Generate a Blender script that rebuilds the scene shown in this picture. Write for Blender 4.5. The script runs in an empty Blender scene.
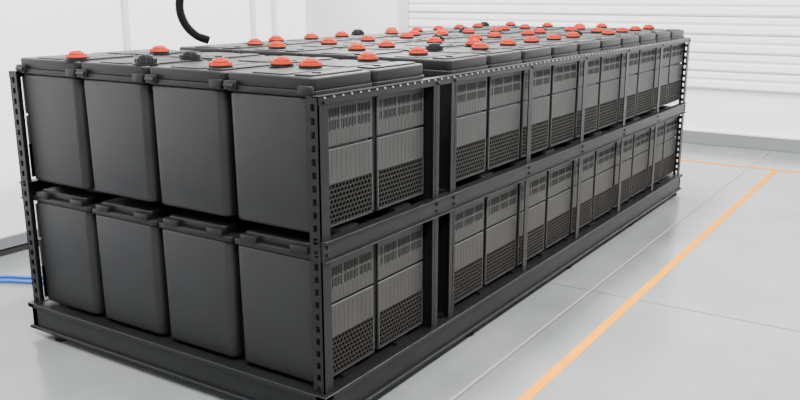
import bpy, bmesh, math, random
from mathutils import Vector, Matrix
random.seed(4)
Z0 = 0.035
scene = bpy.context.scene

# ---------------------------------------------------------------- materials
def mat(name, col, rough=0.5, metal=0.0, noise=0.0, nscale=40, bump=0.0, bscale=200, spec=0.5):
    m = bpy.data.materials.new(name); m.use_nodes = True
    nt = m.node_tree; b = nt.nodes['Principled BSDF']
    b.inputs['Base Color'].default_value = (*col, 1)
    b.inputs['Roughness'].default_value = rough
    b.inputs['Metallic'].default_value = metal
    b.inputs['Specular IOR Level'].default_value = spec
    tc = nt.nodes.new('ShaderNodeTexCoord')
    if noise > 0:
        n = nt.nodes.new('ShaderNodeTexNoise'); n.inputs['Scale'].default_value = nscale
        n.inputs['Detail'].default_value = 6
        r = nt.nodes.new('ShaderNodeValToRGB')
        r.color_ramp.elements[0].position = 0.3; r.color_ramp.elements[1].position = 0.7
        r.color_ramp.elements[0].color = (*[max(0, c*(1-noise)) for c in col], 1)
        r.color_ramp.elements[1].color = (*[min(1, c*(1+noise)) for c in col], 1)
        nt.links.new(tc.outputs['Object'], n.inputs['Vector'])
        nt.links.new(n.outputs['Fac'], r.inputs['Fac'])
        nt.links.new(r.outputs['Color'], b.inputs['Base Color'])
    if bump > 0:
        n2 = nt.nodes.new('ShaderNodeTexNoise'); n2.inputs['Scale'].default_value = bscale
        bp = nt.nodes.new('ShaderNodeBump'); bp.inputs['Strength'].default_value = bump
        bp.inputs['Distance'].default_value = 0.002
        nt.links.new(tc.outputs['Object'], n2.inputs['Vector'])
        nt.links.new(n2.outputs['Fac'], bp.inputs['Height'])
        nt.links.new(bp.outputs['Normal'], b.inputs['Normal'])
    return m

M_body = mat('battery_case_plastic', (0.0125, 0.0130, 0.0138), 0.38, noise=0.12, nscale=5, bump=0.6, bscale=260, spec=0.34)
M_side = mat('battery_side_plastic', (0.035, 0.035, 0.0335), 0.48, noise=0.12, nscale=8, bump=0.2, spec=0.33)
M_line = mat('battery_side_groove', (0.017, 0.017, 0.016), 0.6, spec=0.3)
M_lid = mat('battery_lid_plastic', (0.0080, 0.0084, 0.009), 0.40, noise=0.15, nscale=6, bump=0.2, spec=0.24)
M_dark = mat('vent_recess_black', (0.0015, 0.0015, 0.0018), 0.8, spec=0.03)
M_mesh = mat('vent_mesh_grey', (0.024, 0.023, 0.021), 0.5, spec=0.2)
M_red = mat('terminal_red', (0.52, 0.036, 0.010), 0.4, spec=0.25)
M_redd = mat('terminal_dark_red', (0.14, 0.009, 0.005), 0.5, spec=0.25)
M_blk = mat('terminal_black', (0.006, 0.006, 0.007), 0.35, spec=0.35)
M_frame = mat('powder_coated_steel', (0.0075, 0.0082, 0.0092), 0.38, metal=0.1, noise=0.15, nscale=12, bump=0.2, bscale=400, spec=0.3)
M_bolt = mat('zinc_bolt', (0.4, 0.4, 0.38), 0.4, metal=0.8)
M_wall = mat('wall_white_paint', (0.90, 0.905, 0.91), 0.6, noise=0.02, nscale=1.5)
M_trim = mat('trim_white_metal', (0.60, 0.62, 0.64), 0.45)
M_shut = mat('shutter_white', (0.90, 0.905, 0.905), 0.45)
M_base = mat('baseboard_grey', (0.17, 0.178, 0.186), 0.5)
M_gap = mat('dark_gap', (0.02, 0.02, 0.023), 0.7)
M_blue = mat('blue_cable_sheath', (0.01, 0.11, 0.5), 0.4)
M_hose = mat('black_hose', (0.008, 0.008, 0.009), 0.45)
M_orange = mat('orange_floor_tape', (0.66, 0.235, 0.0), 0.65, noise=0.06, nscale=9, spec=0.04)
M_seam = mat('floor_joint', (0.08, 0.083, 0.086), 0.7)
M_seamw = mat('floor_joint_light', (0.38, 0.38, 0.37), 0.6)

# ---------------------------------------------------------------- mesh helpers
class MB:
    def __init__(s): s.bm = bmesh.new(); s.mats = []
    def mi(s, m):
        if m not in s.mats: s.mats.append(m)
        return s.mats.index(m)
    def merge(s, t, m):
        i = s.mi(m)
        for f in t.faces: f.material_index = i
        me = bpy.data.meshes.new('tmp'); t.to_mesh(me); t.free()
        s.bm.from_mesh(me); bpy.data.meshes.remove(me)
    def box(s, x0, x1, y0, y1, z0, z1, m, bev=0.0, seg=1):
        t = bmesh.new(); bmesh.ops.create_cube(t, size=1)
        for v in t.verts:
            v.co = Vector(((x0+x1)/2+v.co.x*(x1-x0), (y0+y1)/2+v.co.y*(y1-y0), (z0+z1)/2+v.co.z*(z1-z0)))
        if bev > 0:
            bmesh.ops.bevel(t, geom=t.edges[:], offset=bev, segments=seg, affect='EDGES', profile=0.5)
        s.merge(t, m)
    def rbox(s, x0, x1, y0, y1, z0, z1, m, rv=0.03, re=0.008, taper=1.0):
        t = bmesh.new(); bmesh.ops.create_cube(t, size=1)
        for v in t.verts:
            k = taper if v.co.z < 0 else 1.0
            v.co = Vector(((x0+x1)/2+v.co.x*(x1-x0)*k, (y0+y1)/2+v.co.y*(y1-y0)*k, (z0+z1)/2+v.co.z*(z1-z0)))
        ed = [e for e in t.edges if abs((e.verts[0].co-e.verts[1].co).normalized().z) > 0.9]
        bmesh.ops.bevel(t, geom=ed, offset=rv, segments=5, affect='EDGES', profile=0.5)
        ed = [e for e in t.edges if abs(e.verts[0].co.z-e.verts[1].co.z) < 1e-5]
        bmesh.ops.bevel(t, geom=ed, offset=re, segments=3, affect='EDGES', profile=0.5)
        s.merge(t, m)
    def cyl(s, c, r, h, m, seg=20, r2=None, axis='Z'):
        t = bmesh.new()
        bmesh.ops.create_cone(t, cap_ends=True, segments=seg, radius1=r, radius2=r if r2 is None else r2, depth=h)
        R = Matrix.Identity(4)
        if axis == 'X': R = Matrix.Rotation(math.pi/2, 4, 'Y')
        if axis == 'Y': R = Matrix.Rotation(math.pi/2, 4, 'X')
        bmesh.ops.transform(t, matrix=Matrix.Translation(c) @ R, verts=t.verts)
        s.merge(t, m)
    def mesh(s, name):
        bmesh.ops.recalc_face_normals(s.bm, faces=s.bm.faces[:])
        for f in s.bm.faces: f.smooth = True
        for e in s.bm.edges:
            if len(e.link_faces) != 2 or e.calc_face_angle(0) > math.radians(32): e.smooth = False
        me = bpy.data.meshes.new(name); s.bm.to_mesh(me); s.bm.free()
        for m in s.mats: me.materials.append(m)
        return me
def add(name, me, loc=(0, 0, 0), parent=None):
    o = bpy.data.objects.new(name, me); scene.collection.objects.link(o); o.location = loc
    if parent: o.parent = parent
    return o

# ---------------------------------------------------------------- battery
BW, BD, BH, LH = 0.438, 0.382, 0.52, 0.07     # y, x, body z, lid z

def cap(mb, x, y, z, red=True):
    a, b = (M_red, M_redd) if red else (M_blk, M_blk)
    mb.cyl((x, y, z+0.006), 0.047, 0.014, M_blk, 28)
    mb.cyl((x, y, z+0.018), 0.044, 0.012, a, 28, 0.042)
    mb.cyl((x, y, z+0.0255), 0.035, 0.004, b, 28)
    mb.cyl((x, y, z+0.031), 0.033, 0.010, a, 28, 0.031)
    mb.cyl((x, y, z+0.0365), 0.022, 0.002, b, 24)
    for k in range(16):
        an = k*math.tau/16
        mb.cyl((x+0.042*math.cos(an), y+0.042*math.sin(an), z+0.018), 0.0045, 0.012, a, 6)
    mb.box(x-0.022, x+0.022, y-0.004, y+0.004, z+0.036, z+0.040, a)

def side_panel(mb, y, sgn):
    def bx(x0, x1, d0, d1, z0, z1, m, bev=0):
        ya, yb = y+sgn*d0, y+sgn*d1
        mb.box(x0, x1, min(ya, yb), max(ya, yb), z0, z1, m, bev)
    w = BD/2-0.012
    bx(-w, w, 0, 0.008, 0.325, 0.50, M_side, 0.003)
    bx(-w, w, 0, 0.008, 0.178, 0.316, M_side, 0.003)
    bx(-w, w, 0, 0.001, 0.02, 0.178, M_dark)
    n = 34
    for i in range(n):
        xx = -w+0.02+(2*w-0.04)*i/(n-1)
        for (za, zb) in ((0.385, 0.425), (0.43, 0.47)):
            if (i*7) % 11 == 3: continue
            bx(xx-0.0018, xx+0.0018, 0.008, 0.0085, za+(0.006 if i % 3 else 0), zb, M_dark)
    for i in range(11):
        xx = -w+0.03+(2*w-0.06)*i/10
        bx(xx-0.0007, xx+0.0007, 0.008, 0.0083, 0.19, 0.31, M_line)
        bx(xx-0.0007, xx+0.0007, 0.008, 0.0083, 0.33, 0.38, M_line)
    bx(-w, -w+0.01, 0, 0.008, 0.02, 0.178, M_side); bx(w-0.01, w, 0, 0.008, 0.02, 0.178, M_side)
    bx(-w, w, 0, 0.008, 0.015, 0.024, M_side)
    t = bmesh.new()
    R = 0.0128; dx = R*math.sqrt(3); dz = R*1.5
    row = 0; z = 0.034
    while z < 0.173:
        x = -w+0.018+(dx/2 if row % 2 else 0)
        while x < w-0.014:
            o_, i_, b_ = [], [], []
            for k in range(6):
                an = math.radians(30+60*k)
                o_.append(t.verts.new((x+R*math.cos(an), y+sgn*0.008, z+R*math.sin(an))))
                i_.append(t.verts.new((x+R*0.8*math.cos(an), y+sgn*0.008, z+R*0.8*math.sin(an))))
                b_.append(t.verts.new((x+R*0.8*math.cos(an), y+sgn*0.001, z+R*0.8*math.sin(an))))
            for k in range(6):
                j = (k+1) % 6
                t.faces.new((o_[k], o_[j], i_[j], i_[k]))
                t.faces.new((i_[k], i_[j], b_[j], b_[k]))
            x += dx
        z += dz; row += 1
    mb.merge(t, M_mesh)

def battery_mesh(name, caps, side=0, clips=False, upper=True):
    mb = MB()
    mb.rbox(-BD/2+0.004, BD/2-0.004, -BW/2+0.009, BW/2-0.004, 0, BH, M_body, 0.038, 0.016, 0.975)
    if side: side_panel(mb, side*(BW/2-0.009), side)
    mb.rbox(-BD/2, BD/2, -BW/2, BW/2, BH-0.002, BH+0.022, M_lid, 0.02, 0.004)
    if upper:
        mb.rbox(-BD/2+0.006, BD/2-0.003, -BW/2+0.005, BW/2-0.005, BH+0.018, BH+LH, M_lid, 0.022, 0.009)
        mb.rbox(-BD/2+0.03, BD/2-0.03, -BW/2+0.03, -BW/2+0.12, BH+LH-0.004, BH+LH+0.007, M_lid, 0.015, 0.003)
        mb.rbox(-BD/2+0.03, BD/2-0.03, -0.06, 0.11, BH+LH-0.004, BH+LH+0.005, M_lid, 0.015, 0.003)
        mb.cyl((-0.09, -0.155, BH+LH+0.008), 0.018, 0.008, M_blk, 16)
    else:
        mb.rbox(-BD/2+0.02, BD/2-0.02, -BW/2+0.05, BW/2-0.05, BH+0.02, BH+0.056, M_lid, 0.02, 0.006)
        for yy in (-0.13, 0.13):
            mb.box(-BD/2-0.006, -BD/2+0.04, yy-0.045, yy+0.045, BH+0.018, BH+0.048, M_lid, 0.006, 2)
    if clips:
        z = BH+0.018
        for yy in (BW/2-0.035, -BW/2+0.035):
            mb.box(-BD/2-0.012, -BD/2+0.01, yy-0.032, yy+0.032, z-0.014, z+0.022, M_lid, 0.005, 2)
        mb.cyl((-BD/2-0.012, BW/2-0.035, z+0.004), 0.009, 0.05, M_blk, 10, axis='Y')
    for (x, y, r) in caps:
        mb.cyl((x, y, BH+LH), 0.055, 0.012, M_lid, 24)
        cap(mb, x, y, BH+LH+0.003, r)
    return mb.mesh(name)

XC = [0.214, 0.604]
for k in range(5):
    s = 1.0+0.78*k
    XC += [s+0.197, s+0.587]
YC = [0.258, 0.706, 1.154, 1.602]
ZL, ZU = 0.150+Z0, 0.768+Z0

near = {
    (0, 0): [(0.09, 0.02, True), (0.09, 0.17, True)],
    (1, 0): [(0.11, 0.03, True)],
    (0, 1): [(-0.10, -0.12, True)],
    (1, 1): [],
    (0, 2): [(-0.13, -0.16, False), (0.13, -0.15, False)],
    (1, 2): [],
    (0, 3): [(-0.14, -0.16, True)],
    (1, 3): [(-0.06, -0.17, True)],
    (2, 3): [(0.09, -0.12, True)],
}
PAT = [[(0.05, 0.03, True)], [(-0.05, 0.04, True)], [(0.10, 0.02, True), (-0.03, 0.17, True)],
       [(0.0, 0.03, True)], [(0.08, -0.02, True), (-0.09, 0.16, False)]]
cache = {}
for i, xc in enumerate(XC):
    for j, yc in enumerate(YC):
        side = -1 if j == 0 else (1 if j == 3 else 0)
        key = ('lower', side)
        if key not in cache: cache[key] = battery_mesh('battery_lower_mesh', [], side, False, False)
        add('battery', cache[key], (xc, yc, ZL))
        if (i, j) in near:
            me = battery_mesh('battery_near_mesh', near[(i, j)], side, i == 0)
        else:
            p = (i*3+j*2+(i*j) % 3) % 5
            key = ('upper', side, p)
            if key not in cache:
                cache[key] = battery_mesh('battery_upper_mesh', PAT[p], side)
            me = cache[key]
        add('battery', me, (xc, yc, ZU))

# ---------------------------------------------------------------- rack
L, W, H = 4.92, 1.86, 1.295
rack = bpy.data.objects.new('battery_rack', None); scene.collection.objects.link(rack); rack.location = (0, 0, Z0)

def slotted(mb, plane, p, a0, a1, z0, z1, th, m=M_frame, slot=0.34, pitch=0.05, sh=0.026):
    def b(u0, u1, za, zb):
        if plane == 'x': mb.box(min(p, p+th), max(p, p+th), u0, u1, za, zb, m)
        else: mb.box(u0, u1, min(p, p+th), max(p, p+th), za, zb, m)
    w = a1-a0; c = (a0+a1)/2; hw = w*slot/2
    b(a0, c-hw, z0, z1); b(c+hw, a1, z0, z1)
    z = z0
    zz = z0+pitch/2
    while zz < z1:
        b(c-hw, c+hw, z, zz-sh/2); z = zz+sh/2; zz += pitch
    b(c-hw, c+hw, z, z1)

def base_channel(mb):
    z0, h = 0.004, 0.140; o = 0.022; i = 0.03
    for (x0, x1, y0, y1, nx, ny) in ((-o, L+o, -o, i, 0, -1), (-o, L+o, W-i, W+o, 0, 1), (-o, i, -o, W+o, -1, 0), (L-i, L+o, -o, W+o, 1, 0)):
        wx0, wx1, wy0, wy1 = x0, x1, y0, y1
        if nx == -1: wx0 += 0.014
        if nx == 1: wx1 -= 0.014
        if ny == -1: wy0 += 0.014
        if ny == 1: wy1 -= 0.014
        if nx: wy0 += 0.014; wy1 -= 0.014
        if ny: wx0 += 0.014; wx1 -= 0.014
        e = 0.0005 if nx else 0
        mb.box(wx0, wx1, wy0, wy1, z0+0.006, h-0.006, M_frame)
        mb.box(x0, x1, y0, y1, h-0.022-e, h-e, M_frame, 0.003)
        mb.box(x0, x1, y0, y1, z0+e, z0+0.016+e, M_frame, 0.003)
    mb.box(0.02, L-0.02, 0.02, W-0.02, 0.128, 0.137, M_frame)

mb = MB(); base_channel(mb)
for x in [0.4+0.82*k for k in range(6)]:
    mb.box(x-0.04, x+0.04, 0.02, W-0.02, 0.07, 0.13, M_frame)
for x in [0.21+0.39*k for k in range(12)]:
    mb.box(x-0.05, x+0.05, 0.03, W-0.03, 0.135, 0.150, M_frame)
add('base_frame', mb.mesh('base_frame'), parent=rack)

mb = MB()
for (x, y) in [(0.03, 0.03), (0.03, W-0.16), (L-0.05, 0.03), (L-0.05, W-0.05), (1.2, 0.03), (2.5, 0.03), (3.7, 0.03), (1.2, W-0.05), (2.5, W-0.05), (3.7, W-0.05)]:
    mb.cyl((x, y, -0.011), 0.028, 0.048, M_blk, 16)
    mb.cyl((x, y, -0.030), 0.036, 0.010, M_blk, 16)
add('feet', mb.mesh('feet'), parent=rack)

mb = MB()
zb = 0.13
for y in (0, W):
    s = 1 if y == 0 else -1
    f = lambda a, b: (min(y+s*a, y+s*b), max(y+s*a, y+s*b))
    for x, sx in ((0, 1), (L, -1)):
        slotted(mb, 'x', x, *f(0.0, 0.055), zb, H, sx*0.005, slot=0.34 if x == 0 else 0.22)
        mb.box(min(x, x+sx*0.055), max(x, x+sx*0.055), *f(0, 0.005), zb, H, M_frame)
    for px in (0.80, 0.955, 1.78, 2.56, 3.34, 4.12):
        mb.box(px-0.0, px+0.05, *f(0.0, 0.006), zb, H, M_frame)
    slotted(mb, 'x', 0.815, *f(0.0, 0.30), zb, H, 0.005, slot=0.12, pitch=0.06)
    slotted(mb, 'x', 0.985, *f(0.0, 0.30), zb, H, 0.005, slot=0.12, pitch=0.06)
    mb.box(0, L, *f(-0.004, 0.002), H-0.032, H, M_frame, 0.001)
    mb.box(0, L, *f(-0.004, 0.032), H-0.004, H+0.001, M_frame)
    mb.box(0, L, *f(-0.006, 0.004), 0.676, 0.755, M_frame, 0.002)
    mb.box(0, L, *f(-0.020, 0.03), 0.752, 0.758, M_frame, 0.001)
    mb.box(0, L, *f(-0.020, -0.004), 0.674, 0.680, M_frame, 0.001)
add('uprights_and_rails', mb.mesh('uprights_and_rails'), parent=rack)

mb = MB()
for x in [0.21+0.39*k for k in range(12)]:
    mb.box(x-0.06, x+0.06, 0.03, W-0.03, 0.748, 0.766, M_frame)
add('shelf_beams', mb.mesh('shelf_beams'), parent=rack)

mb = MB()
x = 0.03
while x < L:
    mb.cyl((x, -0.006, H-0.006), 0.0036, 0.006, M_bolt, 8, axis='Y'); x += 0.055
for px in (0.028, 0.825, 0.98, 1.805, 2.585, 3.365, 4.145, L-0.03):
    for z in (0.70, 0.73, H-0.022):
        mb.cyl((px, -0.009, z), 0.007, 0.007, M_frame, 6, axis='Y')
add('bolts', mb.mesh('bolts'), parent=rack)

# ---------------------------------------------------------------- room
XW, YL = 7.6, 3.25
mb = MB(); mb.box(-6, XW, -7, 9, -0.1, 0, M_wall)
fl = add('floor', mb.mesh('floor'))
m = bpy.data.materials.new('epoxy_floor'); m.use_nodes = True; nt = m.node_tree; b = nt.nodes['Principled BSDF']
tc = nt.nodes.new('ShaderNodeTexCoord')
n1 = nt.nodes.new('ShaderNodeTexNoise'); n1.inputs['Scale'].default_value = 1.3; n1.inputs['Detail'].default_value = 8
n2 = nt.nodes.new('ShaderNodeTexNoise'); n2.inputs['Scale'].default_value = 160
mx = nt.nodes.new('ShaderNodeMath'); mx.operation = 'MULTIPLY_ADD'; mx.inputs[1].default_value = 0.25
r = nt.nodes.new('ShaderNodeValToRGB')
r.color_ramp.elements[0].position = 0.4; r.color_ramp.elements[0].color = (0.168, 0.178, 0.182, 1)
r.color_ramp.elements[1].position = 0.85; r.color_ramp.elements[1].color = (0.235, 0.243, 0.246, 1)
nt.links.new(tc.outputs['Object'], n1.inputs['Vector']); nt.links.new(tc.outputs['Object'], n2.inputs['Vector'])
nt.links.new(n2.outputs['Fac'], mx.inputs[0]); nt.links.new(n1.outputs['Fac'], mx.inputs[2])
nt.links.new(mx.outputs[0], r.inputs['Fac']); nt.links.new(r.outputs['Color'], b.inputs['Base Color'])
b.inputs['Roughness'].default_value = 0.2
fl.data.materials[0] = m

mb = MB()
mb.box(-6, 6.47, -0.545, -0.495, 0, 0.002, M_orange)
mb.box(6.45, 6.50, -7, 1.5, 0, 0.0025, M_orange)
add('floor_marking_tape', mb.mesh('tape'))
mb = MB()
mb.box(-6, XW, -0.262, -0.256, 0, 0.0015, M_seamw); mb.box(-6, XW, -0.276, -0.273, 0, 0.0015, M_seam)
mb.box(2.16, 2.166, -7, 3.2, 0, 0.0012, M_seam)
mb.box(-1.8, -1.794, -7, 3.2, 0, 0.0012, M_seam)
add('floor_joints', mb.mesh('floor_joints'))

mb = MB(); mb.box(-6, 3.9, YL, YL+0.15, 0, 4.2, M_wall)
mb.box(3.75, 3.9, YL+0.15, 9, 0, 4.2, M_wall)
add('wall_left', mb.mesh('wall_left'))
mb = MB(); mb.box(XW, XW+0.15, -7, 9, 0, 4.2, M_wall)
add('wall_back', mb.mesh('wall_back'))
mb = MB()
for x in (1.8, 3.15, 3.42): mb.box(x, x+0.05, YL-0.02, YL, 0, 4.2, M_trim, 0.004)
mb.box(3.9, 3.94, YL-0.03, YL+0.15, 0, 4.2, M_trim, 0.004)
add('trim_1', mb.mesh('trim_1'))
mb = MB(); mb.box(-6, 3.9, YL-0.03, YL, 0.05, 0.12, M_base); mb.box(-6, 3.9, YL-0.02, YL, 0, 0.05, M_gap)
add('baseboard_left', mb.mesh('baseboard_left'))
mb = MB(); mb.box(XW-0.03, XW, -7, 9, 0, 0.14, M_base, 0.004); mb.box(XW-0.035, XW, -7, 9, 0.14, 0.155, M_trim)
add('baseboard_back', mb.mesh('baseboard_back'))
mb = MB()
z = 0.64
while z < 4.0:
    t = bmesh.new()
    prof = [(0.003, 0), (0.04, 0.0), (0.065, 0.02), (0.065, 0.08), (0.015, 0.1), (0.015, 0.115), (0.055, 0.13), (0.055, 0.175), (0.01, 0.195), (0.003, 0.2)]
    va = [t.verts.new((XW-d, -7, z+h)) for d, h in prof]; vb = [t.verts.new((XW-d, 4.45, z+h)) for d, h in prof]
    for q in range(len(prof)-1): t.faces.new((va[q], va[q+1], vb[q+1], vb[q]))
    t.faces.new(vb); t.faces.new(va[::-1])
    mb.merge(t, M_shut); z += 0.2
add('roller_shutter', mb.mesh('roller_shutter'))
mb = MB(); mb.box(XW-0.08, XW, 4.46, 4.60, 0.155, 4.2, M_trim, 0.008)
add('trim_2', mb.mesh('trim_2'))

# ---------------------------------------------------------------- hose & cables
def tube(name, pts, rad, m, ribs=False, parent=None, n=160):
    P = [Vector(p) for p in pts]; P = [P[0]*2-P[1]]+P+[P[-1]*2-P[-2]]
    S = []
    segs = len(P)-3
    for q in range(segs):
        for u in range(n//segs):
            t_ = u/(n//segs); a, b_, c, d = P[q:q+4]
            S.append(0.5*((2*b_)+(c-a)*t_+(2*a-5*b_+4*c-d)*t_*t_+(3*b_-a-3*c+d)*t_**3))
    S.append(P[-2])
    t = bmesh.new(); rings = []
    up = Vector((0.3, 0.9, 0.1)).normalized()
    for q, p in enumerate(S):
        tg = (S[min(q+1, len(S)-1)]-S[max(q-1, 0)]).normalized()
        s_ = tg.cross(up).normalized(); u_ = s_.cross(tg)
        rr = rad*(1+(0.13 if q % 2 else -0.12)) if ribs else rad
        rings.append([t.verts.new(p+rr*(math.cos(a)*s_+math.sin(a)*u_)) for a in [k*math.tau/12 for k in range(12)]])
    for q in range(len(rings)-1):
        for k in range(12):
            t.faces.new((rings[q][k], rings[q][(k+1) % 12], rings[q+1][(k+1) % 12], rings[q+1][k]))
    t.faces.new(rings[0]); t.faces.new(rings[-1])
    m_ = MB(); m_.merge(t, m)
    return add(name, m_.mesh(name), parent=parent)
zt = ZU+BH+LH
tube('corrugated_hose', [(1.22, 1.78, zt+0.028), (1.165, 1.82, zt+0.055), (1.13, 1.87, 1.51), (1.125, 1.905, 1.60), (1.15, 1.91, 1.70), (1.19, 1.89, 1.85), (1.22, 1.87, 2.05), (1.24, 1.86, 2.5), (1.24, 1.86, 3.2)], 0.023, M_hose, True, n=240)
cab = bpy.data.objects.new('blue_cable', None); scene.collection.objects.link(cab)
tube('cable_1', [(0.9, 2.2, 0.012), (0.5, 2.5, 0.012), (0.3, 2.8, 0.012), (-0.2, 2.95, 0.012), (-1.5, 3.0, 0.012)], 0.010, M_blue, parent=cab)
tube('cable_2', [(1.0, 2.3, 0.012), (0.55, 2.58, 0.012), (0.35, 2.86, 0.012), (-0.2, 3.02, 0.012), (-1.5, 3.08, 0.012)], 0.010, M_blue, parent=cab)

# ---------------------------------------------------------------- light
w = bpy.data.worlds.new('World'); scene.world = w; w.use_nodes = True
w.node_tree.nodes['Background'].inputs[0].default_value = (0.965, 0.98, 1.0, 1)
w.node_tree.nodes['Background'].inputs[1].default_value = 1.15
def area(name, loc, sx, sy, e, rot=(0, 0, 0)):
    l = bpy.data.lights.new(name, 'AREA'); l.shape = 'RECTANGLE'; l.size = sx; l.size_y = sy; l.energy = e
    l.color = (1, 0.985, 0.96)
    o = bpy.data.objects.new(name, l); scene.collection.objects.link(o); o.location = loc; o.rotation_euler = rot
for i, (x, y) in enumerate(((-1.5, 0.8), (1.5, 0.8), (4.5, 0.8), (-1.5, -2.2), (1.5, -2.2), (4.8, -2.2), (6, 4))):
    area('ceiling_light', (x, y, 4.0), 2.2, 0.35, 280)

# ---------------------------------------------------------------- camera
cd = bpy.data.cameras.new('camera'); cd.lens = 845/800*36; cd.sensor_width = 36; cd.clip_start = 0.05
co = bpy.data.objects.new('camera', cd); scene.collection.objects.link(co)
co.location = (-2.350, -1.8875, 1.654+Z0)
co.rotation_euler = (math.radians(90-13.77), 0, math.radians(33.23-90))
scene.camera = co
